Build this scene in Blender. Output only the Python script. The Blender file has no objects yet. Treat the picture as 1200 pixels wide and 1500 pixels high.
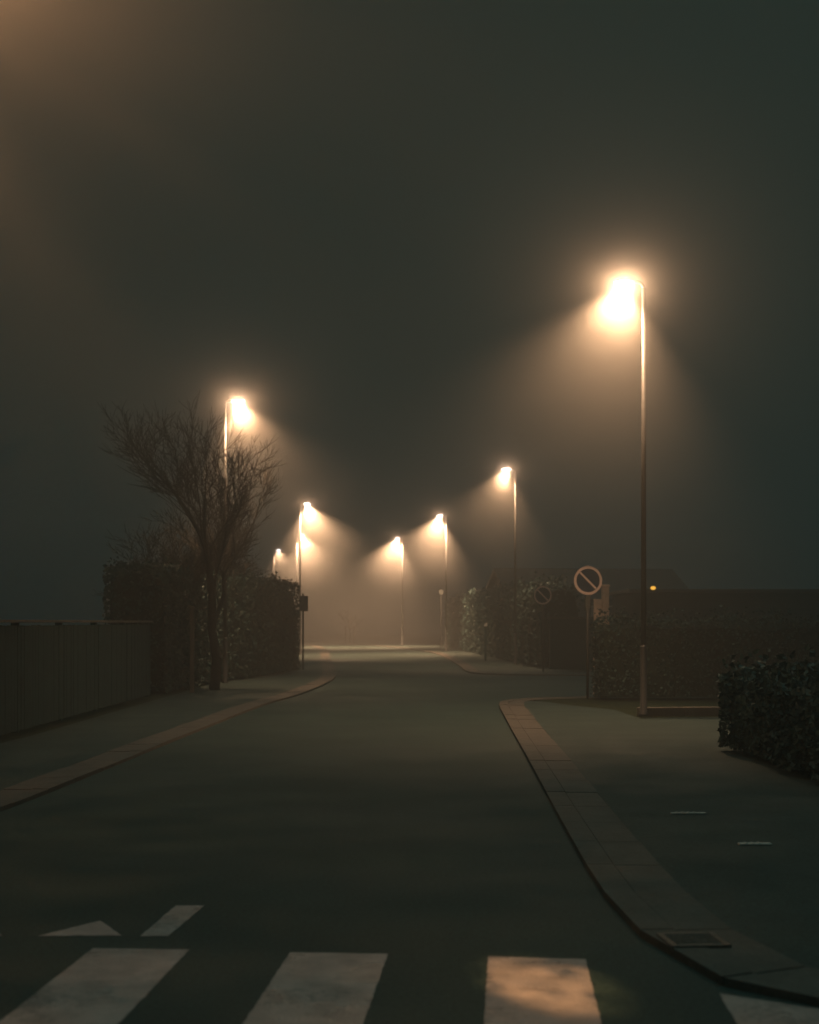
import bpy, bmesh, math, random
from mathutils import Vector, Matrix
from mathutils.geometry import tessellate_polygon

R = math.radians
sc = bpy.context.scene
C = sc.collection
EYE = 1.68          # eye height of the photographer in metres
HC = 7.46           # height of the lamp heads

# ------------------------------------------------------------------ materials
def mat(name, col, rough=0.8, spec=0.5, var=0.25, scale=8.0, bump=0.0, bscale=60.0, tint=None, metal=0.0, coat=0.0,
        rvar=0.0, speck=0.0):
    m = bpy.data.materials.new(name)
    m.use_nodes = True
    n, l = m.node_tree.nodes, m.node_tree.links
    b = n['Principled BSDF']
    tc = n.new('ShaderNodeTexCoord')
    nz = n.new('ShaderNodeTexNoise'); nz.inputs['Scale'].default_value = scale
    nz.inputs['Detail'].default_value = 8.0; nz.inputs['Roughness'].default_value = 0.65
    l.new(tc.outputs['Object'], nz.inputs['Vector'])
    cr = n.new('ShaderNodeValToRGB')
    lo = [c * (1 - var) for c in col]; hi = [c * (1 + var) for c in (tint or col)]
    cr.color_ramp.elements[0].position = 0.3; cr.color_ramp.elements[0].color = (*lo, 1)
    cr.color_ramp.elements[1].position = 0.7; cr.color_ramp.elements[1].color = (*hi, 1)
    l.new(nz.outputs['Fac'], cr.inputs['Fac'])
    if speck:      # stone grain
        ns = n.new('ShaderNodeTexNoise'); ns.inputs['Scale'].default_value = 38; ns.inputs['Detail'].default_value = 5; ns.inputs['Roughness'].default_value = .8
        l.new(tc.outputs['Object'], ns.inputs['Vector'])
        ms = n.new('ShaderNodeMapRange'); ms.inputs['From Min'].default_value = .3; ms.inputs['From Max'].default_value = .7
        ms.inputs['To Min'].default_value = 1 - speck; ms.inputs['To Max'].default_value = 1 + speck
        l.new(ns.outputs['Fac'], ms.inputs['Value'])
        sc_ = n.new('ShaderNodeVectorMath'); sc_.operation = 'SCALE'; l.new(cr.outputs['Color'], sc_.inputs[0]); l.new(ms.outputs['Result'], sc_.inputs['Scale'])
        l.new(sc_.outputs[0], b.inputs['Base Color'])
    else:
        l.new(cr.outputs['Color'], b.inputs['Base Color'])
    b.inputs['Roughness'].default_value = rough
    b.inputs['Specular IOR Level'].default_value = spec
    b.inputs['Metallic'].default_value = metal
    if coat: b.inputs['Coat Weight'].default_value = coat
    if rvar:
        n3 = n.new('ShaderNodeTexNoise'); n3.inputs['Scale'].default_value = scale * 0.6; n3.inputs['Detail'].default_value = 5
        l.new(tc.outputs['Object'], n3.inputs['Vector'])
        mr = n.new('ShaderNodeMapRange')
        mr.inputs['From Min'].default_value = 0.35; mr.inputs['From Max'].default_value = 0.65
        mr.inputs['To Min'].default_value = max(0.05, rough - rvar); mr.inputs['To Max'].default_value = min(1, rough + rvar)
        l.new(n3.outputs['Fac'], mr.inputs['Value']); l.new(mr.outputs['Result'], b.inputs['Roughness'])
    if bump:
        n2 = n.new('ShaderNodeTexNoise'); n2.inputs['Scale'].default_value = bscale; n2.inputs['Detail'].default_value = 6.0
        l.new(tc.outputs['Object'], n2.inputs['Vector'])
        bp = n.new('ShaderNodeBump'); bp.inputs['Strength'].default_value = bump; bp.inputs['Distance'].default_value = 0.02
        l.new(n2.outputs['Fac'], bp.inputs['Height']); l.new(bp.outputs['Normal'], b.inputs['Normal'])
    return m

def emit(name, col, s):
    m = bpy.data.materials.new(name); m.use_nodes = True
    n, l = m.node_tree.nodes, m.node_tree.links
    n.clear()
    e = n.new('ShaderNodeEmission'); e.inputs['Color'].default_value = (*col, 1); e.inputs['Strength'].default_value = s
    o = n.new('ShaderNodeOutputMaterial'); l.new(e.outputs[0], o.inputs['Surface'])
    return m

M = {}
M['asphalt'] = mat('asphalt', (.042, .070, .062), .7, .3, .13, .8, .35, 90, rvar=.08, speck=.75)
M['path'] = mat('pavement_asphalt', (.048, .072, .064), .76, .3, .16, 1.6, .35, 70, rvar=.08, speck=.7)
M['kerb'] = mat('kerb_concrete', (.135, .120, .103), .8, .3, .22, 3.0, .25, 80, speck=.3)
M['grass'] = mat('rough_grass', (.030, .040, .022), .95, .1, .5, 3.0, .8, 30)
M['paint'] = mat('worn_white_paint', (.52, .40, .37), .36, .45, .30, 5.0, .4, 60, rvar=.14)
def worn(m, base):
    n, l = m.node_tree.nodes, m.node_tree.links; b = n['Principled BSDF']
    src = b.inputs['Base Color'].links[0].from_socket
    tc = n.new('ShaderNodeTexCoord'); a = n.new('ShaderNodeTexNoise'); a.inputs['Scale'].default_value = 26; a.inputs['Detail'].default_value = 9; a.inputs['Roughness'].default_value = .75
    c = n.new('ShaderNodeTexNoise'); c.inputs['Scale'].default_value = 2.2; c.inputs['Detail'].default_value = 4
    l.new(tc.outputs['Object'], a.inputs['Vector']); l.new(tc.outputs['Object'], c.inputs['Vector'])
    s_ = n.new('ShaderNodeMath'); s_.operation = 'ADD'; l.new(a.outputs['Fac'], s_.inputs[0]); l.new(c.outputs['Fac'], s_.inputs[1])
    r = n.new('ShaderNodeMapRange'); r.inputs['From Min'].default_value = 1.08; r.inputs['From Max'].default_value = 1.28; l.new(s_.outputs[0], r.inputs['Value'])
    r.inputs['To Max'].default_value = .75
    mx = n.new('ShaderNodeMix'); mx.data_type = 'RGBA'; l.new(r.outputs['Result'], mx.inputs['Factor']); l.new(src, mx.inputs[6]); mx.inputs[7].default_value = (*base, 1)
    l.new(mx.outputs[2], b.inputs['Base Color'])
worn(M['paint'], (.07, .07, .065))
M['steel'] = mat('galvanised_steel', (.105, .105, .105), .5, .5, .15, 9.0, .08, 40, metal=.35)
M['housing'] = mat('lamp_housing_paint', (.12, .125, .12), .5, .5, .15, 12.0)
M['wood'] = mat('fence_wood', (.024, .056, .058), .85, .25, .35, 4.0, .3, 30)
M['bark'] = mat('bark', (.050, .042, .034), .9, .2, .4, 10.0, .5, 40)
M['twig'] = mat('twig_bark', (.070, .055, .040), .85, .25, .4, 3.0)
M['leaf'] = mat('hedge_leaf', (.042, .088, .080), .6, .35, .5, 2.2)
M['leaf2'] = mat('autumn_leaf', (.150, .095, .030), .6, .3, .45, 3.0)
m_ = M['leaf2']; n_, l_ = m_.node_tree.nodes, m_.node_tree.links
tr = n_.new('ShaderNodeBsdfTranslucent'); tr.inputs['Color'].default_value = (.55, .26, .07, 1); mx = n_.new('ShaderNodeMixShader'); mx.inputs[0].default_value = .5
l_.new(n_['Principled BSDF'].outputs[0], mx.inputs[1]); l_.new(tr.outputs[0], mx.inputs[2]); l_.new(mx.outputs[0], n_['Material Output'].inputs['Surface'])
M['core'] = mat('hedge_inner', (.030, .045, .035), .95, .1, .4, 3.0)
M['red'] = mat('sign_red', (.9, .70, .64), .4, .6, .12, 8.0)
M['blue'] = mat('sign_blue', (.020, .045, .085), .35, .5, .15, 8.0)
M['grey'] = mat('sign_back_grey', (.13, .14, .135), .5, .5, .15, 8.0, metal=.4)
M['white'] = mat('sign_white', (.62, .62, .60), .4, .5, .1, 8.0)
M['brick'] = mat('brick_render', (.90, .68, .56), .85, .2, .22, 5.0, .3, 30)
M['dark'] = mat('dark_cladding', (.036, .066, .062), .7, .3, .3, 3.0, .2, 20)
M['render'] = mat('house_render', (.09, .09, .085), .9, .2, .15, 2.0, .2, 30)
M['roof'] = mat('roof_tiles', (.06, .05, .045), .8, .3, .3, 6.0, .4, 20)
M['glass'] = mat('window_glass', (.02, .025, .03), .1, .6, .1, 3.0)
M['iron'] = mat('cast_iron', (.16, .14, .12), .28, .7, .3, 20.0, .5, 50, metal=.6)
M['pale'] = mat('pale_glint', (.62, .60, .56), .4, .6, .2, 12.0, .3, 50)  # glint put into the pale colour of the two pavement strips
M['lens'] = emit('lamp_lens_glow', (1.0, .93, .90), 14)
def glow_glass():
    m = M['lens']; n, l = m.node_tree.nodes, m.node_tree.links
    t = n.new('ShaderNodeBsdfTransparent'); a = n.new('ShaderNodeAddShader'); o = n['Material Output']; e = n['Emission']
    l.new(e.outputs[0], a.inputs[0]); l.new(t.outputs[0], a.inputs[1]); l.new(a.outputs[0], o.inputs['Surface'])
glow_glass()
def mist(MIST, MIST2):  # extra scatter volume standing in for lens bloom and a brighter beam
    m = bpy.data.materials.new('lamp_bloom_mist'); m.use_nodes = True
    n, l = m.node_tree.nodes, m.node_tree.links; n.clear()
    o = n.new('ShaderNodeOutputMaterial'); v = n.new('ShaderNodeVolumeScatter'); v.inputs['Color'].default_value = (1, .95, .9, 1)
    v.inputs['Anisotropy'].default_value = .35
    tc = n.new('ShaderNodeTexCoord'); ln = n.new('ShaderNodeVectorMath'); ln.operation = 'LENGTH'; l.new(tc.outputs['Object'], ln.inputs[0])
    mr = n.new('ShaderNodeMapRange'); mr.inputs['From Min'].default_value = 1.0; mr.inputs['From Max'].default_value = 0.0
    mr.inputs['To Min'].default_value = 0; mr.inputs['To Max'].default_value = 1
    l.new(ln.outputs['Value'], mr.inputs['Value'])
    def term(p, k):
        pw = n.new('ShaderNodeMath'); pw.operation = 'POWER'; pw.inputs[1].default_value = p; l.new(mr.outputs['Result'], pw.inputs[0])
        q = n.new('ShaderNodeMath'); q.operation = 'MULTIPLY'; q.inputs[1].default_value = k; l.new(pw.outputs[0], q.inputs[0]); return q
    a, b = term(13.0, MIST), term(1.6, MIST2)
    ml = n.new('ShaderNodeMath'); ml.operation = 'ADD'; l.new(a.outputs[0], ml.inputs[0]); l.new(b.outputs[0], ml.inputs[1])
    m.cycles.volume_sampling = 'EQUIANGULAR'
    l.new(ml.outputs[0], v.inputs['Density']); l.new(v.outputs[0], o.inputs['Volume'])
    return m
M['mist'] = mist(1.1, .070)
M['mist_bloom_far'] = mist(.30, .095)
M['amber'] = emit('amber_bulb', (1.0, .50, .06), 1.7)

# ------------------------------------------------------------------ helpers
def tag(o, label=None, cat=None, group=None, kind=None):
    if label: o['label'] = label
    if cat: o['category'] = cat
    if group: o['group'] = group
    if kind: o['kind'] = kind
    return o

def empty(name, loc, label, cat, group=None, rz=0):
    o = bpy.data.objects.new(name, None); C.objects.link(o)
    o.location = loc; o.rotation_euler = (0, 0, rz); o.empty_display_size = .2
    return tag(o, label, cat, group)

def obj(name, bm, m, parent=None, smooth=False):
    me = bpy.data.meshes.new(name); bm.to_mesh(me); bm.free()
    if smooth:
        for p in me.polygons: p.use_smooth = True
    me.materials.append(m)
    o = bpy.data.objects.new(name, me); C.objects.link(o)
    if parent: o.parent = parent
    return o

def box(bm, c, s, rz=0, bevel=0.0, rx=0):
    mt = Matrix.Translation(c) @ Matrix.Rotation(rz, 4, 'Z') @ Matrix.Rotation(rx, 4, 'X') @ Matrix.Diagonal((*s, 1))
    r = bmesh.ops.create_cube(bm, size=1, matrix=mt)
    if bevel:
        es = list({e for v in r['verts'] for e in v.link_edges})
        bmesh.ops.bevel(bm, geom=es, offset=bevel, segments=2, affect='EDGES', profile=.5)

def tube(bm, p0, p1, r0, r1, n=6, cap=False):
    p0, p1 = Vector(p0), Vector(p1); d = p1 - p0
    if d.length < 1e-6: return
    q = d.to_track_quat('Z', 'Y')
    a = []; b = []
    for i in range(n):
        t = 2 * math.pi * i / n; u = Vector((math.cos(t), math.sin(t), 0))
        a.append(bm.verts.new(p0 + q @ (u * r0))); b.append(bm.verts.new(p1 + q @ (u * r1)))
    for i in range(n):
        j = (i + 1) % n
        bm.faces.new((a[i], a[j], b[j], b[i]))
    if cap:
        bm.faces.new(b); bm.faces.new(a[::-1])

def lathe(bm, prof, n=20, c=(0, 0, 0)):
    rings = []
    for r, z in prof:
        rings.append([bm.verts.new((c[0] + r * math.cos(2 * math.pi * i / n), c[1] + r * math.sin(2 * math.pi * i / n), c[2] + z)) for i in range(n)])
    for k in range(len(rings) - 1):
        for i in range(n):
            j = (i + 1) % n
            bm.faces.new((rings[k][i], rings[k][j], rings[k + 1][j], rings[k + 1][i]))
    bm.faces.new(rings[-1]); bm.faces.new(rings[0][::-1])

def sheet(name, pts, z, m, parent=None, thick=0.0):
    bm = bmesh.new()
    tris = tessellate_polygon([[Vector((x, y, 0)) for x, y in pts]])
    vs = [bm.verts.new((x, y, z)) for x, y in pts]
    for t in tris:
        f = bm.faces.new([vs[i] for i in t]); f.normal_update()
        if f.normal.z < 0: f.normal_flip()
    if thick:
        lo = [bm.verts.new((x, y, z - thick)) for x, y in pts]
        for i in range(len(pts)):
            j = (i + 1) % len(pts)
            bm.faces.new((vs[i], lo[i], lo[j], vs[j]))
    return obj(name, bm, m, parent)

def catmull(pts, step=1.0):
    P = [Vector((*p, 0)) for p in pts]; P = [2 * P[0] - P[1]] + P + [2 * P[-1] - P[-2]]
    out = []
    for i in range(1, len(P) - 2):
        a, b, c, d = P[i - 1], P[i], P[i + 1], P[i + 2]
        k = max(2, int((c - b).length / step))
        for s in range(k):
            t = s / k
            out.append(.5 * ((2 * b) + (c - a) * t + (2 * a - 5 * b + 4 * c - d) * t * t + (3 * b - a - 3 * c + d) * t ** 3))
    out.append(P[-2])
    return [(p.x, p.y) for p in out]

def offset(pts, w):
    out = []
    for i, p in enumerate(pts):
        a = Vector(pts[max(0, i - 1)]); b = Vector(pts[min(len(pts) - 1, i + 1)])
        d = (b - a).normalized(); n = Vector((d.y, -d.x))
        out.append((p[0] + n.x * w, p[1] + n.y * w))
    return out

def kerb_line(name, line, w, z, seed=1):
    rnd = random.Random(seed); bm = bmesh.new()
    off = offset(line, w)
    # walk along and cut into stones about one metre long
    acc = [0.0]
    for i in range(1, len(line)): acc.append(acc[-1] + (Vector(line[i]) - Vector(line[i - 1])).length)
    def at(L, s):
        s = max(0, min(s, acc[-1] - 1e-6))
        for i in range(1, len(acc)):
            if acc[i] >= s:
                t = (s - acc[i - 1]) / max(1e-9, acc[i] - acc[i - 1])
                return Vector(L[i - 1]).lerp(Vector(L[i]), t)
    s = 0
    while s < acc[-1] - .05:
        e = min(s + 1.0, acc[-1])
        h = z + rnd.uniform(-.004, .004)
        for lo_, hi_ in ((0, .36), (.375, 1)):
            q = [at(line, s + .008).lerp(at(off, s + .008), lo_), at(line, e - .008).lerp(at(off, e - .008), lo_),
                 at(line, e - .008).lerp(at(off, e - .008), hi_), at(line, s + .008).lerp(at(off, s + .008), hi_)]
            hh = h + (0.0 if lo_ == 0 else -.006)
            top = [bm.verts.new((p.x, p.y, hh)) for p in q]; bot = [bm.verts.new((p.x, p.y, -.04)) for p in q]
            f = bm.faces.new(top)
            for i in range(4):
                j = (i + 1) % 4
                bm.faces.new((top[i], bot[i], bot[j], top[j]))
        s = e
    bmesh.ops.recalc_face_normals(bm, faces=bm.faces[:])
    return tag(obj(name, bm, M['kerb']), kind='structure')

# ------------------------------------------------------------------ the ground
def ground_sheet():
    bm = bmesh.new()
    bmesh.ops.create_grid(bm, x_segments=40, y_segments=40, size=1500)
    for v in bm.verts: v.co.z = -.06
    return tag(obj('ground', bm, M['grass']), kind='structure')
ground_sheet()

left_kerb = catmull([(-16, 5.6), (-8, 6.6), (-5.2, 8.2), (-4.0, 10.3), (-3.63, 12.1), (-3.3, 20), (-2.95, 27.5), (-2.55, 31.5), (-2.25, 38),
                     (-2.42, 45), (-3.6, 62), (-5.3, 86), (-8.5, 108), (-14.5, 130), (-24, 150), (-44, 176)], .8)
right_near = catmull([(16, 4.2), (6, 4.7), (3.4, 5.15), (2.25, 5.55), (1.62, 6.05), (1.30, 6.75), (1.19, 8.2), (1.25, 10.8), (1.42, 16), (1.66, 23.6), (1.80, 27.4),
                      (2.0, 28.9), (2.6, 29.8), (4.2, 30.4), (8, 30.8), (20, 31.4)], .6)
right_far = catmull([(24, 42.4), (9, 43.0), (4.2, 43.2), (2.5, 43.9), (1.95, 46), (1.9, 52), (1.75, 62), (1.3, 74), (-.1, 86), (-2.2, 97), (-6, 111), (-13, 130), (-24, 146), (-44, 166)], .8)

tag(sheet('road', [(-60, -12), (60, -12), (60, 60), (20, 190), (-60, 190)], 0.0, M['asphalt']), kind='structure')
for nm, ln, w, sd in (('kerb_left', left_kerb, -.46, 1), ('kerb_right', right_near, .5, 2), ('kerb_far_corner', right_far, .46, 3)):
    kerb_line(nm, ln, w, .040, sd)

lk = offset(left_kerb, -.452)
tag(sheet('pavement_left', lk + [(-46, 182), (-27, 154), (-18, 135), (-12, 118), (-7.8, 90), (-5.6, 66), (-4.9, 54), (-3.9, 47), (-5.3, 37), (-5.4, 31), (-5.5, 20), (-6, 12), (-9, 10.5), (-20, 9.5)], .033, M['path'], thick=.15), kind='structure')
tag(sheet('garden_left', [(-20, 9.5), (-9, 10.5), (-6, 12), (-5.5, 20), (-5.4, 31), (-5.3, 37), (-3.9, 47), (-4.9, 54), (-5.6, 66), (-7.8, 90), (-12, 118), (-18, 135), (-27, 154), (-46, 182), (-60, 190), (-60, 9)], .027, M['grass'], thick=.15), kind='structure')
rk = offset(right_near, .492)
rk_cut = [p for p in rk if not (p[1] > 24 and p[0] > 2.5)]
tag(sheet('pavement_right', rk_cut + [(2.75, 28.6), (3.2, 27.2), (3.87, 25.8), (3.95, 23.7), (8, 24.2), (16, 24.4)], .033, M['path'], thick=.15), kind='structure')
rk_out = [p for p in rk if p[1] > 24 and p[0] > 2.5]
tag(sheet('verge_right', rk_out + [(20, 24.5), (16, 24.4), (8, 24.2), (3.95, 23.7), (3.87, 25.8), (3.2, 27.2), (2.75, 28.6)], .030, M['grass'], thick=.15), kind='structure')
rf = offset(right_far, .452)
tag(sheet('pavement_far', rf + [(-44, 170), (-20, 158), (-8, 140), (0, 118), (2.3, 98), (2.9, 84), (3.9, 66), (4.7, 52), (5.6, 46), (24, 45.4)], .033, M['path'], thick=.15), kind='structure')
tag(sheet('garden_right', [(24, 45.4), (5.6, 46), (4.7, 52), (3.9, 66), (2.9, 84), (2.3, 98), (0, 118), (-8, 140), (-20, 158), (-44, 170), (-44, 190), (60, 190), (60, 45.4)], .027, M['grass'], thick=.15), kind='structure')

# the low kerb of the drive beside the first lamp post
bm = bmesh.new(); s = Vector((3.95, 23.66, 0)); e = Vector((6.4, 24.0, 0))
for k in range(3):
    a = s.lerp(e, k / 3 + .003); b = s.lerp(e, (k + 1) / 3 - .003); m_ = (a + b) / 2
    box(bm, (m_.x, m_.y, .13), ((b - a).length, .14, .16), math.atan2(e.y - s.y, e.x - s.x), .012)
tag(obj('edging_kerb', bm, M['kerb']), 'low pale edging kerb of the drive at the foot of the nearest right street lamp', 'kerb')

# ------------------------------------------------------------------ painted markings
def patch(bm, pts, z=.004, seed=0, n=14, jag=.003):
    rnd = random.Random(seed); out = []
    for i in range(len(pts)):
        a, b = Vector(pts[i]), Vector(pts[(i + 1) % len(pts)])
        k = max(1, int((b - a).length / .05))
        for t in range(k):
            p = a.lerp(b, t / k)
            if t: p += Vector((rnd.uniform(-jag, jag), rnd.uniform(-jag, jag)))
            out.append((p.x, p.y))
    vs = [bm.verts.new((x, y, z)) for x, y in out]
    for t in tessellate_polygon([[Vector((x, y, 0)) for x, y in out]]):
        f = bm.faces.new([vs[i] for i in t]); f.normal_update()
        if f.normal.z < 0: f.normal_flip()

zb = empty('zebra_crossing', (0, 5.5, 0), 'worn white striped zebra crossing across the bottom of the picture', 'crosswalk')
stripes = [((-2.64, 7.1), (-2.14, 7.08)), ((-1.63, 7.03), (-1.127, 7.0)), ((-.607, 6.94), (-.11, 6.91)), ((.394, 6.857), (.877, 6.80)), ((1.40, 6.17), (1.88, 5.86))]
for i, (a, b) in enumerate(stripes):
    bm = bmesh.new(); L = 3.3
    na = (a[0] - .072 * (a[1] - 3.6), 3.6); nb = (b[0] - .068 * (b[1] - 3.6), 3.6)
    patch(bm, [na, nb, b, a], .004, i)
    o = obj('stripe', bm, M['paint'], zb); o.location = (0, -5.5, 0)

gw = empty('give_way_marking', (-1.9, 7.4, 0), 'row of small white give way triangles painted beyond the left end of the zebra crossing', 'road marking')
for i, x in enumerate((-3.27, -2.63, -1.99)):
    bm = bmesh.new(); patch(bm, [(x, 7.30), (x + .45, 7.31), (x + .25, 7.68)], .004, 20 + i)
    o = obj('triangle', bm, M['paint'], gw); o.location = (1.9, -7.4, 0)
bm = bmesh.new(); patch(bm, [(-1.44, 7.3), (-1.29, 7.3), (-1.215, 8.09), (-1.385, 8.09)], .004, 31)
tag(obj('line_dash', bm, M['paint']), 'short white painted dash right of the give way triangles', 'road marking')

# drain, and pale strips standing in for glints
def grate(loc, rz):
    t = empty('drain_grate', loc, 'wet iron drain grate glinting in the right kerb beside the crossing', 'drain', rz=rz)
    bm = bmesh.new()
    for sx in (-1, 1): box(bm, (sx * .19, 0, .0), (.05, .40, .03), 0, .005)
    for sy in (-1, 1): box(bm, (0, sy * .18, .0), (.33, .04, .03), 0, .005)
    obj('frame', bm, M['iron'], t)
    bm = bmesh.new()
    for k in range(7): box(bm, (0, -.135 + k * .045, .002), (.33, .018, .022), 0, .004)
    obj('bars', bm, M['iron'], t)
    t.scale = (.72, .72, 1)
grate((1.46, 7.02, .040), .1)
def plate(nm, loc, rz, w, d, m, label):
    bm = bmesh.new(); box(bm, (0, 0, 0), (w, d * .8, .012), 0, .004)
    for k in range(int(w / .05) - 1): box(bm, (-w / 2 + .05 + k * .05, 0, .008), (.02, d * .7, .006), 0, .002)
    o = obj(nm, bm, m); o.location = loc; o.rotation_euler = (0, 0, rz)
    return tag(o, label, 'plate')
plate('glint_strip', (2.40, 11.75, .040), .03, .30, .07, M['pale'], 'thin pale glint strip lying flat on the dark right pavement, the farther of two')
plate('glint_strip', (2.56, 10.12, .040), .03, .24, .09, M['pale'], 'short pale glint strip lying flat on the dark right pavement, the nearer of two')

# ------------------------------------------------------------------ street lamps
LAMPCOL = (1.0, .575, .30)
def lamp_parts(t, side, head=.34):
    """side: +1 = the head reaches towards +X"""
    bm = bmesh.new(); lathe(bm, [(.085, 0), (.085, .02), (.062, .05), (.058, 1.1), (.050, 1.16), (.049, 1.2)], 16)
    obj('base', bm, M['steel'], t, True)
    bm = bmesh.new(); box(bm, (0, -.055, .75), (.06, .02, .28), 0, .006); obj('access_door', bm, M['steel'], t)
    bm = bmesh.new(); tube(bm, (0, 0, 1.18), (0, 0, HC - .12), .049, .036, 14, True)
    obj('pole', bm, M['steel'], t, True)
    bm = bmesh.new()
    pr = Vector((0, 0, HC - .13)); prev = pr
    for k in range(1, 6):
        a = k / 5 * math.pi / 2
        p = Vector((side * .12 * (1 - math.cos(a)), 0, HC - .13 + .12 * math.sin(a)))
        tube(bm, prev, p, .03, .03, 10); prev = p
    tube(bm, prev, (side * .2, 0, HC), .03, .028, 10, True)
    obj('arm', bm, M['steel'], t, True)
    bm = bmesh.new()
    bmesh.ops.create_uvsphere(bm, u_segments=20, v_segments=12, radius=1, matrix=Matrix.Translation((side * head, 0, HC + .01)) @ Matrix.Diagonal((.14, .06, .045, 1)))
    bmesh.ops.bisect_plane(bm, geom=bm.verts[:] + bm.edges[:] + bm.faces[:], plane_co=(0, 0, HC - .01), plane_no=(0, 0, -1), clear_outer=True)
    bmesh.ops.holes_fill(bm, edges=[e for e in bm.edges if e.is_boundary])
    obj('lamp_housing', bm, M['housing'], t, True)
    bm = bmesh.new()
    bmesh.ops.create_uvsphere(bm, u_segments=16, v_segments=10, radius=1, matrix=Matrix.Translation((side * head, 0, HC - .014)) @ Matrix.Diagonal((.165, .095, .085, 1)))
    bmesh.ops.bisect_plane(bm, geom=bm.verts[:] + bm.edges[:] + bm.faces[:], plane_co=(0, 0, HC - .014), plane_no=(0, 0, 1), clear_outer=True)
    obj('lens', bm, M['lens'], t, True)
    bm = bmesh.new()     # dense fog ball added to give the lamp a bloom-like glow
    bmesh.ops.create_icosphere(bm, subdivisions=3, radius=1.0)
    o = obj('mist_bloom', bm, M['mist'], t); o.location = (side * head, 0, HC - .06); o.scale = (4.5, 4.5, 4.5)

def lights(t, side, beam_w, glow_w, head=.34, tilt=15):
    """one point source in the bowl with the distribution of a cut-off street luminaire: a wide cone down, a little light all round"""
    d = bpy.data.lights.new('lamp_light', 'POINT'); d.energy = beam_w; d.color = LAMPCOL; d.shadow_soft_size = .06
    d.use_nodes = True; n, l = d.node_tree.nodes, d.node_tree.links
    e = n['Emission']; tc = n.new('ShaderNodeTexCoord'); sx = n.new('ShaderNodeSeparateXYZ'); l.new(tc.outputs['Normal'], sx.inputs[0])
    mr = n.new('ShaderNodeMapRange'); mr.interpolation_type = 'SMOOTHSTEP'
    mr.inputs['From Min'].default_value = -.56; mr.inputs['From Max'].default_value = -.93
    mr.inputs['To Min'].default_value = glow_w / beam_w; mr.inputs['To Max'].default_value = 1.0
    l.new(sx.outputs['Z'], mr.inputs['Value']); l.new(mr.outputs['Result'], e.inputs['Strength'])
    o = bpy.data.objects.new('lamp_light', d); C.objects.link(o); o.parent = t
    o.location = (side * head, 0, HC - .09); o.rotation_euler = (0, side * -R(tilt), 0)

SP, LK = 2250, 58
lamps = [  # x, y, side, label, beam, glow
    (4.03, 23.5, -1, 'tall street lamp with the largest orange halo, nearest on the right of the road', 1.2, 3.0),
    (4.03, 52.0, -1, 'street lamp on the right beyond the side road, second nearest on that side', 1.15, 1),
    (2.00, 74.6, -1, 'far right street lamp, third of the four on the right side', 6.0, 1.5),
    (-.50, 94.7, -1, 'farthest right street lamp, the small light nearest the middle of the street', 10, 2.0),
    (-4.86, 36.0, 1, 'street lamp rising behind the bare tree, highest light on the left side', 1.1, 2.2),
    (-5.38, 67.2, 1, 'left street lamp just right of the tall hedge, directly above a smaller light', 5.0, 1.4),
    (-7.50, 91.0, 1, 'small left street lamp seen just below and behind the one by the tall hedge', 7.5, 2.0),
    (-10.9, 110.0, 1, 'faint left street lamp glimpsed through bare twigs above the tall hedge', 2.2, .5),
    (-5.05, 11.2, 1, 'street lamp beside the leafy tree above the upper left corner', .2, 20),
    (4.20, -4.2, -1, 'unseen street lamp added behind the photographer to light one crossing stripe', .0, .0),
]
root0 = None
for i, (x, y, sd, lab, a, b) in enumerate(lamps):
    rz = 0 if sd == 1 else math.pi
    if root0 is None:
        t = empty('street_lamp', (x, y, .09), lab, 'street lamp', 'street lamps along both sides of the road', rz)
        lamp_parts(t, 1); root0 = t
        far_mist = [c for c in t.children if c.name.startswith('mist')][0].data.copy(); far_mist.materials[0] = M['mist_bloom_far']
    else:
        t = root0.copy(); C.objects.link(t); t.location = (x, y, .09); t.rotation_euler = (0, 0, rz); t['label'] = lab
        for ch in [c for c in root0.children if c.type == 'MESH']:
            c = ch.copy(); C.objects.link(c); c.parent = t
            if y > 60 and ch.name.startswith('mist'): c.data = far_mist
    if y < 0:      # lamp added out of view; its narrow spot only brightens one crossing stripe
        d = bpy.data.lights.new('stripe_fill', 'SPOT'); d.energy = 18500; d.color = (1, .56, .22); d.spot_size = R(3.2); d.spot_blend = .9; d.shadow_soft_size = .05
        o = bpy.data.objects.new('stripe_fill', d); C.objects.link(o); o.parent = t; o.location = (.34, 0, HC - .12)
        v = Vector((.64, 6.38, 0)) - Vector((4.20 - .34, -4.2, HC))
        v.rotate(Matrix.Rotation(-math.pi, 3, 'Z')); o.rotation_euler = v.to_track_quat('-Z', 'Y').to_euler()
        continue
    lights(t, 1, SP * a, LK * b)
    if y < 15:
        for c in t.children:
            if c.type == 'LIGHT': c.data.shadow_soft_size = .05; c.data.color = (1, .50, .22)

# ------------------------------------------------------------------ trees and hedges
def leaf(bm, p, s, rnd, ax=None):
    q = Vector((rnd.gauss(0, 1), rnd.gauss(0, 1), rnd.gauss(0, 1))).normalized().to_track_quat('Z', 'Y')
    q = q @ Matrix.Rotation(rnd.uniform(0, 6.3), 3, 'Z').to_quaternion()
    w = s * rnd.uniform(.35, .5)
    vs = [bm.verts.new(p + q @ Vector(v)) for v in ((0, -s * .5, 0), (w, -.05 * s, .12 * s), (0, s * .6, 0), (-w, -.05 * s, .12 * s))]
    bm.faces.new(vs)

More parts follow.
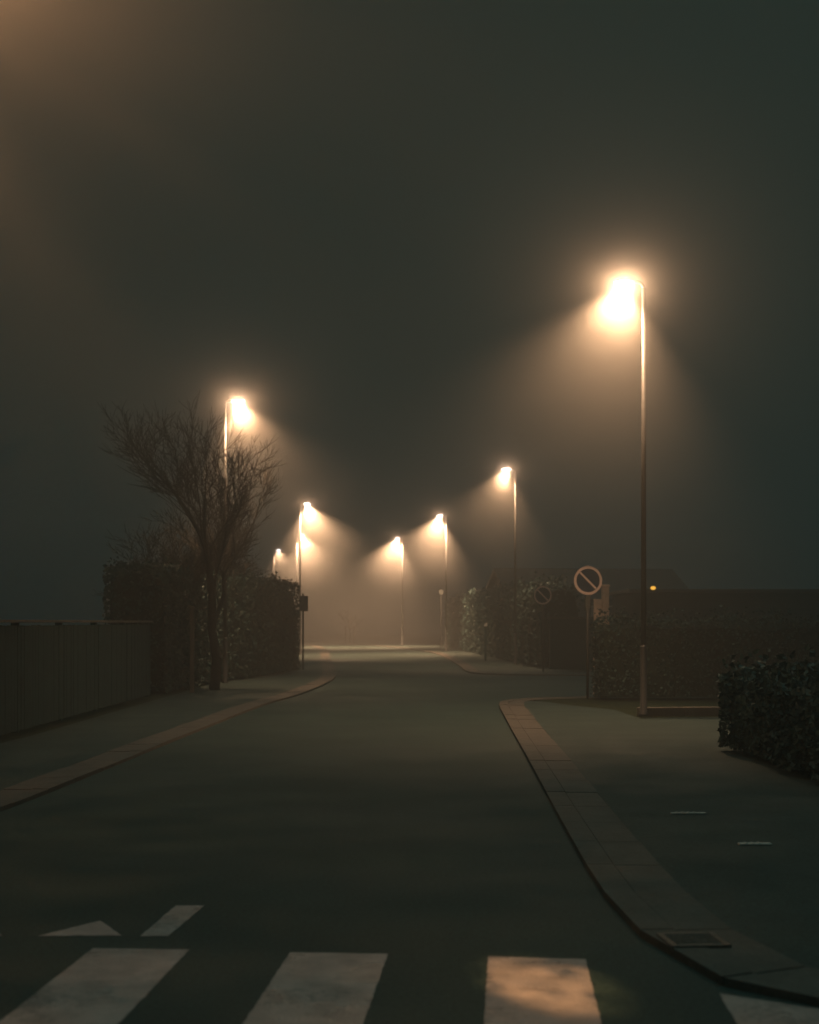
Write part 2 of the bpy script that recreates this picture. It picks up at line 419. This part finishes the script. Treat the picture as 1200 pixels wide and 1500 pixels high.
def grow(bmT, bmC, p, d, L, r, depth, rnd, tips, maxd, up=.12, spread=.55, wiggle=.16, lim=2):
    seg = 4 if depth < 3 else 3
    n = 7 if depth < 2 else (5 if depth < 3 else 3)
    cur = Vector(p); dd = Vector(d).normalized(); rr = r
    tgt = bmT if depth < lim else bmC
    for k in range(seg):
        dd = (dd + Vector((rnd.gauss(0, wiggle), rnd.gauss(0, wiggle), rnd.gauss(0, wiggle) + up * .35))).normalized()
        nx = cur + dd * L / seg; nr = rr * (.86 if depth else .9)
        tube(tgt, cur, nx, rr, nr, n)
        cur = nx; rr = nr
        if depth < maxd and (k > 0 or depth > 0):
            for _ in range(1 if depth < 2 else rnd.choice(FORK)):
                a = rnd.uniform(0, 2 * math.pi); side = Vector((math.cos(a), math.sin(a), rnd.uniform(-.1, .5)))
                nd = (dd * (1 - spread) + side * spread).normalized()
                grow(bmT, bmC, cur, nd, L * rnd.uniform(.5, .75), max(.007, rr * .55), depth + 1, rnd, tips, maxd, up, spread, wiggle, lim)
    tips.append(cur.copy())
    if depth < maxd:
        grow(bmT, bmC, cur, dd, L * .62, rr * .8, depth + 1, rnd, tips, maxd, up, spread, wiggle, lim)

FORK = (1, 2, 2)
def bare_tree(loc, H, seed, label, maxd=4, group=None, name='bare_tree', lean=(0, 0), r=None, spread=.55, fork=(1, 2, 2)):
    global FORK
    FORK = fork
    rnd = random.Random(seed); t = empty(name, loc, label, 'tree', group)
    bt, bc = bmesh.new(), bmesh.new(); tips = []
    grow(bt, bc, (0, 0, 0), (lean[0], lean[1], 1), H * .42, r or H * .018, 0, rnd, tips, maxd, spread=spread)
    obj('trunk', bt, M['bark'], t, True); obj('crown', bc, M['twig'], t)
    return t

def hedge(name, line, w, h, label, leaves, seed, size=.07, cat='hedge', rough=.10, group=None):
    """line: centre line points; a clipped hedge with a leafy, uneven outer shell and stems inside"""
    rnd = random.Random(seed)
    t = empty(name, (line[0][0], line[0][1], .1), label, cat, group)
    o = Vector((line[0][0], line[0][1], 0))
    P = [Vector((*p, 0)) - o for p in line]
    seg = [(P[i], P[i + 1]) for i in range(len(P) - 1)]
    tot = sum((b - a).length for a, b in seg)
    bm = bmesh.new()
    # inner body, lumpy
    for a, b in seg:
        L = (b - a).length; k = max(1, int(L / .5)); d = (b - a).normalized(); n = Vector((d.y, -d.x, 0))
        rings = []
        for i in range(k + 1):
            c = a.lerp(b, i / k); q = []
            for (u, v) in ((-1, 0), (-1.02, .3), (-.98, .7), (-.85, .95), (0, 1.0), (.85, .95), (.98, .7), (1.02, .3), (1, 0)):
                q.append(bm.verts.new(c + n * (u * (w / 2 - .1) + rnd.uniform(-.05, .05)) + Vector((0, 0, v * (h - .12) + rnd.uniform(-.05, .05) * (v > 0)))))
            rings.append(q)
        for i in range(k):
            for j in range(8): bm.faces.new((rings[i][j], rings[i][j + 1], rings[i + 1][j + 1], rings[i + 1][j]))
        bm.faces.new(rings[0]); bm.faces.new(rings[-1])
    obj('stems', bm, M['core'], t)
    bm = bmesh.new()
    ph = [rnd.uniform(0, 6.3) for _ in range(6)]
    for _ in range(leaves):
        s = rnd.uniform(0, tot)
        for a, b in seg:
            L = (b - a).length
            if s <= L: break
            s -= L
        d = (b - a).normalized(); n = Vector((d.y, -d.x, 0)); c = a + d * min(s, L)
        lump = rough * (math.sin(c.length * 2.1 + ph[0]) + .7 * math.sin(c.length * 5.3 + ph[1]) + .5 * math.sin(c.length * 11 + ph[2])) * .5
        per = rnd.uniform(0, 2 * h + w)
        jit = abs(rnd.gauss(0, .06))
        if per < h: p = c - n * (w / 2 - jit + lump * .6) + Vector((0, 0, per))
        elif per < h + w: p = c + n * (per - h - w / 2) + Vector((0, 0, h - jit + lump + rnd.random() ** 6 * .25))
        else: p = c + n * (w / 2 - jit + lump * .6) + Vector((0, 0, per - h - w))
        leaf(bm, p, size * rnd.uniform(.7, 1.4), rnd)
    for a, b in ((seg[0][0], seg[0][1]), (seg[-1][1], seg[-1][0])):     # end faces
        d = (a - b).normalized(); n = Vector((d.y, -d.x, 0))
        for _ in range(int(leaves * w / tot * .5)):
            leaf(bm, a + d * rnd.gauss(0, .05) + n * rnd.uniform(-w / 2, w / 2) + Vector((0, 0, rnd.uniform(0, h))), size * rnd.uniform(.7, 1.4), rnd)
    obj('foliage', bm, M['leaf'], t)
    return t

hedge('tall_hedge', [(-6.3, 31.5), (-6.0, 37.5), (-4.40, 45.6)], 1.5, 2.85, 'tall dense hedge ending in a square corner beside the left street lamps', 26000, 5, .09, rough=.12)
hedge('garden_hedge', [(14, 33), (14.2, 31.8)], .8, 1.6, 'low hedge', 10, 6) if False else None
hedge('clipped_hedge', [(4.02, 29.25), (5.6, 29.3), (12, 29.8)], .9, 1.64, 'eye level clipped hedge behind the nearer no parking sign', 12000, 7, .06)
hedge('dark_hedge', [(4.85, 17.6), (5.2, 7.0)], 1.7, .92, 'low dark hedge at the right edge of the picture, nearest to the zebra crossing', 20000, 8, .07, rough=.14)
hedge('shrub_hedge', [(5.4, 49), (4.75, 60), (3.9, 78), (3.3, 96)], 1.5, 2.9, 'long uneven hedge along the far right pavement below the distant lamps', 24000, 9, .12, rough=.45)
hedge('boundary_hedge', [(-6.4, 58), (-7.3, 74), (-9.2, 92), (-13, 112)], 1.2, 1.3, 'low distant hedge curving left behind the far pavement', 9000, 10, .12)

bare_tree((-4.75, 33.2, .03), 7.5, 13, 'large bare tree whose twigs cross the lit pole of the left street lamp', 5, 'bare trees over the left hedge', lean=(.06, 0), spread=.36, fork=(1, 1, 2))
bare_tree((-6.2, 35.0, .03), 4.8, 22, 'bare tree at the left of the larger one, fading into the dark', 5, 'bare trees over the left hedge', spread=.42, fork=(1, 1, 2))
bare_tree((-5.7, 42.5, .1), 4.9, 37, 'small bare tree behind the corner of the tall hedge', 5, 'bare trees over the left hedge', spread=.55)
st = empty('staked_sapling', (-4.55, 104, .1), 'thin young tree between two stakes far off in the middle of the bright fog', 'sapling')
rnd = random.Random(4); bt, bc = bmesh.new(), bmesh.new(); tips = []
grow(bt, bc, (0, 0, 0), (0, 0, 1), 1.2, .04, 0, rnd, tips, 3, spread=.5)
obj('trunk', bt, M['bark'], st); obj('crown', bc, M['twig'], st)
for s_ in (-1, 1):
    bm = bmesh.new(); tube(bm, (s_ * .32, 0, 0), (s_ * .32, 0, 1.3), .04, .04, 8, True); obj('stake', bm, M['bark'], st)

# leafy tree around the lamp over the upper left corner
lt = empty('leafy_tree', (-6.6, 8.6, .1), 'leafy tree wrapped round the street lamp beyond the upper left corner', 'tree')
rnd = random.Random(77); bt, bc = bmesh.new(), bmesh.new(); tips = []
tube(bt, (0, 0, 0), (.15, .1, 2.4), .17, .14, 12); tube(bt, (.15, .1, 2.4), (.35, .15, 4.3), .14, .11, 12)
for k in range(9):
    a = k * .9; d_ = Vector((math.cos(a) + .45, math.sin(a), .75))
    grow(bt, bt, (.15 + .025 * k, .1, 2.6 + .2 * k), d_, 1.5, .05, 2, rnd, tips, 4, spread=.5)
obj('trunk', bt, M['bark'], lt)
for p in tips:
    for _ in range(2):
        leaf(bc, p + Vector((rnd.gauss(0, .12), rnd.gauss(0, .12), rnd.gauss(0, .12))), rnd.uniform(.07, .12), rnd)
gap = Vector((-3.96, 10.49))
cnt = 0
while cnt < 5200:          # foliage hanging round the lamp head; one gap lets its light through to the crossing
    x_, y_ = rnd.uniform(-6.4, -2.95), rnd.uniform(8.8, 12.8)
    z_ = 6.42 + rnd.uniform(-.28, .28) - .05 * (x_ + 4.7) ** 2
    tt = (7.43 - z_) / 7.43
    gx, gy = -4.71 + (x_ + 4.71) / tt, 11.2 + (y_ - 11.2) / tt      # where its shadow falls
    if -.05 < gx < 1.35 and gy < 7.7 and rnd.random() < .96: continue
    if x_ > -.3 * y_ - .1: continue
    cnt += 1
    leaf(bc, Vector((x_ + 6.6, y_ - 8.6, z_ - .1)), rnd.uniform(.06, .11), rnd)
bl = bmesh.new()
for k in range(5):
    p0 = Vector((.3, .15, 3.8)); p1 = Vector((1.6 + .42 * k, 2.9 - .5 * k, 6.3))
    tube(bl, p0, p0.lerp(p1, .5) + Vector((0, 0, .15)), .05, .035, 8); tube(bl, p0.lerp(p1, .5) + Vector((0, 0, .15)), p1, .035, .012, 8)
obj('limbs', bl, M['bark'], lt)
obj('crown', bc, M['leaf2'], lt)

# unseen leafy branches added behind the photographer to mottle the spot on one stripe
nt = empty('dapple_tree', (6.4, 1.0, .06), 'unseen leafy tree added behind the photographer to dapple the light on the crossing', 'tree')
rnd = random.Random(5); bt, bc = bmesh.new(), bmesh.new()
tube(bt, (0, 0, 0), (-.1, -.3, 3.4), .16, .11, 12)
a0 = Vector((4.20 - .34 - 6.4, -5.2, HC)); b0 = Vector((.74 - 6.4, 5.55, 0))
for k in range(5):
    q = a0.lerp(b0, .30 + .06 * k); tube(bt, (-.1, -.3, 3.3), q, .05, .015, 8)
    for _ in range(60): leaf(bc, q + Vector((rnd.gauss(0, .24), rnd.gauss(0, .24), rnd.gauss(0, .2))), rnd.uniform(.035, .06), rnd)
obj('trunk', bt, M['bark'], nt); obj('crown', bc, M['leaf2'], nt)

# ------------------------------------------------------------------ fence on the left
fe = empty('wooden_fence', (-5.5, 10, .1), 'dark board fence at eye level along the left pavement', 'fence')
xs = lambda y: -5.62 + .004 * (y - 10)
ys = [10 + 2.4 * k for k in range(9)]
for k, y in enumerate(ys):
    bm = bmesh.new(); box(bm, (xs(y) + 5.42, y - 10, .80), (.10, .10, 1.60), 0, .006); obj('post', bm, M['wood'], fe)
for y in ys[:-1]:
    bm = bmesh.new()
    for q in range(16):
        rr = random.Random(int(y * 100) + q)
        box(bm, (xs(y) + 5.5 + rr.uniform(-.004, .004), y - 10 + .07 + q * .15, .79 + rr.uniform(-.006, .006)), (.022, .143, 1.5), 0, .003)
    obj('board_panel', bm, M['wood'], fe)
bm = bmesh.new(); box(bm, (-.09, 9.6, 1.60), (.13, 19.3, .04), -.004, .006); obj('cap_rail', bm, M['kerb'], fe)

bm = bmesh.new(); box(bm, (0, 0, .95), (.09, .09, 1.9), 0, .01); box(bm, (0, 0, 1.92), (.12, .12, .05), 0, .01)
o = obj('gate_post', bm, M['kerb']); o.location = (-4.92, 30.9, .1)
tag(o, 'thin square post standing at the end of the left board fence', 'post')

# ------------------------------------------------------------------ signs
def no_parking(loc, rz, label, copyfrom=None):
    t = empty('no_parking_sign', loc, label, 'road sign', 'round no parking signs at the side road', rz)
    H = loc[2]
    bm = bmesh.new(); tube(bm, (0, 0, 0), (0, 0, 2.78), .030, .030, 12, True); obj('pole', bm, M['steel'], t, True)
    c = 2.47
    bm = bmesh.new(); bmesh.ops.create_cone(bm, cap_ends=True, segments=48, radius1=.30, radius2=.30, depth=.012,
        matrix=Matrix.Translation((0, -.045, c)) @ Matrix.Rotation(R(90), 4, 'X')); obj('sign_plate', bm, M['blue'], t)
    bm = bmesh.new(); n = 56
    for r0, r1, y in ((.245, .300, -.0545),):
        a = [bm.verts.new((r0 * math.cos(2 * math.pi * i / n), y, c + r0 * math.sin(2 * math.pi * i / n))) for i in range(n)]
        b = [bm.verts.new((r1 * math.cos(2 * math.pi * i / n), y, c + r1 * math.sin(2 * math.pi * i / n))) for i in range(n)]
        for i in range(n): bm.faces.new((a[i], a[(i + 1) % n], b[(i + 1) % n], b[i]))
    obj('red_ring', bm, M['red'], t)
    bm = bmesh.new()
    w = .022; L = .238
    d1 = Vector((1, 0, -1)).normalized(); d2 = Vector((1, 0, 1)).normalized(); cc = Vector((0, -.0535, c))
    bm.faces.new([bm.verts.new(cc + d1 * a_ * L + d2 * b_ * w) for a_, b_ in ((-1, -1), (1, -1), (1, 1), (-1, 1))])
    obj('diagonal_bar', bm, M['red'], t)
    bm = bmesh.new()
    box(bm, (0, -.02, c), (.09, .05, .30), 0, .004)
    obj('clamp', bm, M['steel'], t)
    bm = bmesh.new(); box(bm, (0, -.003, 2.02), (.10, .075, .30), 0, .006); obj('sleeve', bm, M['grey'], t)
no_parking((3.73, 28.6, .09), R(4), 'brighter round no parking sign on a post at the near corner of the side road')
no_parking((4.30, 40.0 + 3.9, .09), R(-22), 'dim round no parking sign farther off, left of the brighter one')

sg = empty('corner_sign', (-3.58, 45.9, .1), 'small square sign seen against the glow at the corner of the tall hedge', 'sign')
bm = bmesh.new(); tube(bm, (0, 0, 0), (0, 0, 2.55), .03, .03, 10, True); obj('pole', bm, M['steel'], sg)
bm = bmesh.new(); box(bm, (.02, -.02, 2.22), (.30, .02, .52), R(15), .006); obj('sign_plate', bm, M['grey'], sg)
sg = empty('round_sign', (1.78, 77, .1), 'tiny pale round sign high on a post far down the right pavement', 'road sign')
bm = bmesh.new(); tube(bm, (0, 0, 0), (0, 0, 3.4), .03, .03, 8, True); obj('pole', bm, M['steel'], sg)
bm = bmesh.new(); bmesh.ops.create_cone(bm, cap_ends=True, segments=24, radius1=.14, radius2=.14, depth=.02, matrix=Matrix.Translation((0, -.05, 3.3)) @ Matrix.Rotation(R(90), 4, 'X'))
obj('sign_plate', bm, M['grey'], sg)
sg = empty('marker_post', (3.15, 56.5, .1), 'short dark post with a pale reflector before the far right hedge', 'post')
bm = bmesh.new(); box(bm, (0, 0, .8), (.09, .09, 1.6), 0, .008); obj('post', bm, M['wood'], sg)
bm = bmesh.new(); box(bm, (0, -.05, 1.48), (.12, .02, .10), 0, .006); obj('reflector', bm, M['white'], sg)

# ------------------------------------------------------------------ buildings on the right
gp = empty('gate_pillar', (4.30, 30.0, .06), 'pale brownish pillar with a lower shoulder showing above the hedge right of the no parking sign', 'pillar')
bm = bmesh.new(); box(bm, (0, 0, 1.2), (.15, .18, 2.4), 0, .01); box(bm, (0, 0, 2.43), (.18, .21, .05), 0, .01); obj('pillar_shaft', bm, M['brick'], gp)
bm = bmesh.new(); box(bm, (-.165, 0, 1.07), (.17, .16, 2.14), 0, .01); obj('shoulder', bm, M['brick'], gp)

ga = empty('garage', (11.2, 47.5, .1), 'dark flat roofed garage with a small amber light behind the right hedge', 'garage')
bm = bmesh.new(); box(bm, (0, 0, 1.28), (7.6, 4.6, 2.56), 0, .01); obj('wall', bm, M['dark'], ga)
bm = bmesh.new(); box(bm, (0, 0, 2.63), (7.9, 4.9, .12), 0, .01); obj('roof', bm, M['grey'], ga)
for x_ in (-1.9, 1.2):
    bm = bmesh.new()
    for q in range(8): box(bm, (x_, -2.33, .14 + q * .26), (2.4, .05, .25), 0, .01)
    obj('garage_door', bm, M['wood'], ga)
al = empty('amber_light', (8.02, 45.0, 2.82), 'small glowing amber light under the garage roof edge', 'light')
bm = bmesh.new(); box(bm, (0, .03, .0), (.20, .08, .13), 0, .01); obj('bracket', bm, M['housing'], al)
bm = bmesh.new(); bmesh.ops.create_uvsphere(bm, u_segments=14, v_segments=10, radius=1, matrix=Matrix.Translation((0, -.05, 0)) @ Matrix.Diagonal((.085, .05, .06, 1)))
obj('bulb', bm, M['amber'], al, True)

wl = empty('garden_wall', (5.6, 46.2, .1), 'low garden wall with a coping across the side road, behind the nearer no parking sign', 'wall')
bm = bmesh.new(); box(bm, (-.1, .1, .85), (1.5, .2, 1.7), 0, .008); obj('wall', bm, M['dark'], wl)
bm = bmesh.new(); box(bm, (-.1, .1, 1.74), (1.6, .28, .07), 0, .008); obj('coping', bm, M['kerb'], wl)

def house(loc, rz, W, D, H, RH, label):
    t = empty('house', loc, label, 'house', None, rz)
    bm = bmesh.new(); box(bm, (0, 0, H / 2), (W, D, H))
    v = [bm.verts.new(p) for p in ((-W / 2, -D / 2, H), (-W / 2, D / 2, H), (-W / 2, 0, H + RH), (W / 2, -D / 2, H), (W / 2, D / 2, H), (W / 2, 0, H + RH))]
    bm.faces.new((v[0], v[1], v[2])); bm.faces.new((v[3], v[5], v[4]))
    obj('wall', bm, M['render'], t)
    bm = bmesh.new()
    for s_ in (-1, 1):
        ln = math.hypot(D / 2, RH) + .4; ang = math.atan2(RH, D / 2)
        box(bm, (0, s_ * (D / 4 + .12), H + RH / 2 - .02), (W + .7, ln, .14), 0, 0, rx=-s_ * ang)
    rf_ = obj('roof', bm, M['roof'], t)
    for k in range(3):
        x = -W / 2 + W * (k + .5) / 3
        bm = bmesh.new()
        for sx in (-1, 1): box(bm, (x + sx * .56, -D / 2 - .02, 1.7), (.08, .10, 1.3))
        for sz in (-1, 1): box(bm, (x, -D / 2 - .02, 1.7 + sz * .69), (1.2, .10, .08))
        w_ = obj('window', bm, M['white'], t)
        bm = bmesh.new(); box(bm, (x, -D / 2 - .004, 1.7), (1.04, .02, 1.3)); obj('pane', bm, M['glass'], w_)
    return t
house((9.2, 72, .1), R(8), 9, 7, 2.8, 1.5, 'low gabled house behind the far right hedge, faint in the fog')

# ------------------------------------------------------------------ fog
fm = bpy.data.materials.new('night_fog'); fm.use_nodes = True
n, l = fm.node_tree.nodes, fm.node_tree.links; n.clear()
out = n.new('ShaderNodeOutputMaterial')
v1 = n.new('ShaderNodeVolumeScatter'); v1.inputs['Color'].default_value = (1, .98, .94, 1); v1.inputs['Density'].default_value = .0125; v1.inputs['Anisotropy'].default_value = .60
l.new(v1.outputs[0], out.inputs['Volume'])
fm.cycles.homogeneous_volume = True; fm.cycles.volume_sampling = 'EQUIANGULAR'
bm = bmesh.new(); box(bm, (0, 110, 8.5), (240, 300, 19))
tag(obj('fog', bm, fm), kind='structure')

# ------------------------------------------------------------------ sky and dim sky light
w = bpy.data.worlds.new('World'); sc.world = w; w.use_nodes = True
bg = w.node_tree.nodes['Background']; bg.inputs['Color'].default_value = (.0042, .0118, .0100, 1); bg.inputs['Strength'].default_value = 1.0
sd = bpy.data.lights.new('moonlight', 'SUN'); sd.energy = .30; sd.color = (.50, 1.0, .92); sd.angle = R(70)
so = bpy.data.objects.new('moonlight', sd); C.objects.link(so); so.rotation_euler = (R(-8), R(6), 0)

# ------------------------------------------------------------------ camera
cd = bpy.data.cameras.new('camera'); cam = bpy.data.objects.new('camera', cd); C.objects.link(cam); sc.camera = cam
cam.location = (0, 0, EYE); cam.rotation_euler = (R(90), 0, 0)
cd.sensor_fit = 'VERTICAL'; cd.sensor_height = 36; cd.lens = 48; cd.shift_y = 162 / 1500
cd.clip_start = .05; cd.clip_end = 3000
cd.dof.use_dof = True; cd.dof.focus_distance = 17; cd.dof.aperture_fstop = 1.9

sc.view_settings.view_transform = 'Standard'; sc.view_settings.look = 'None'; sc.view_settings.exposure = 0
cy = sc.cycles
cy.use_denoising = True
cy.max_bounces = 6; cy.diffuse_bounces = 2; cy.glossy_bounces = 2; cy.volume_bounces = 0
cy.sample_clamp_indirect = 2.0
cy.caustics_reflective = False; cy.caustics_refractive = False
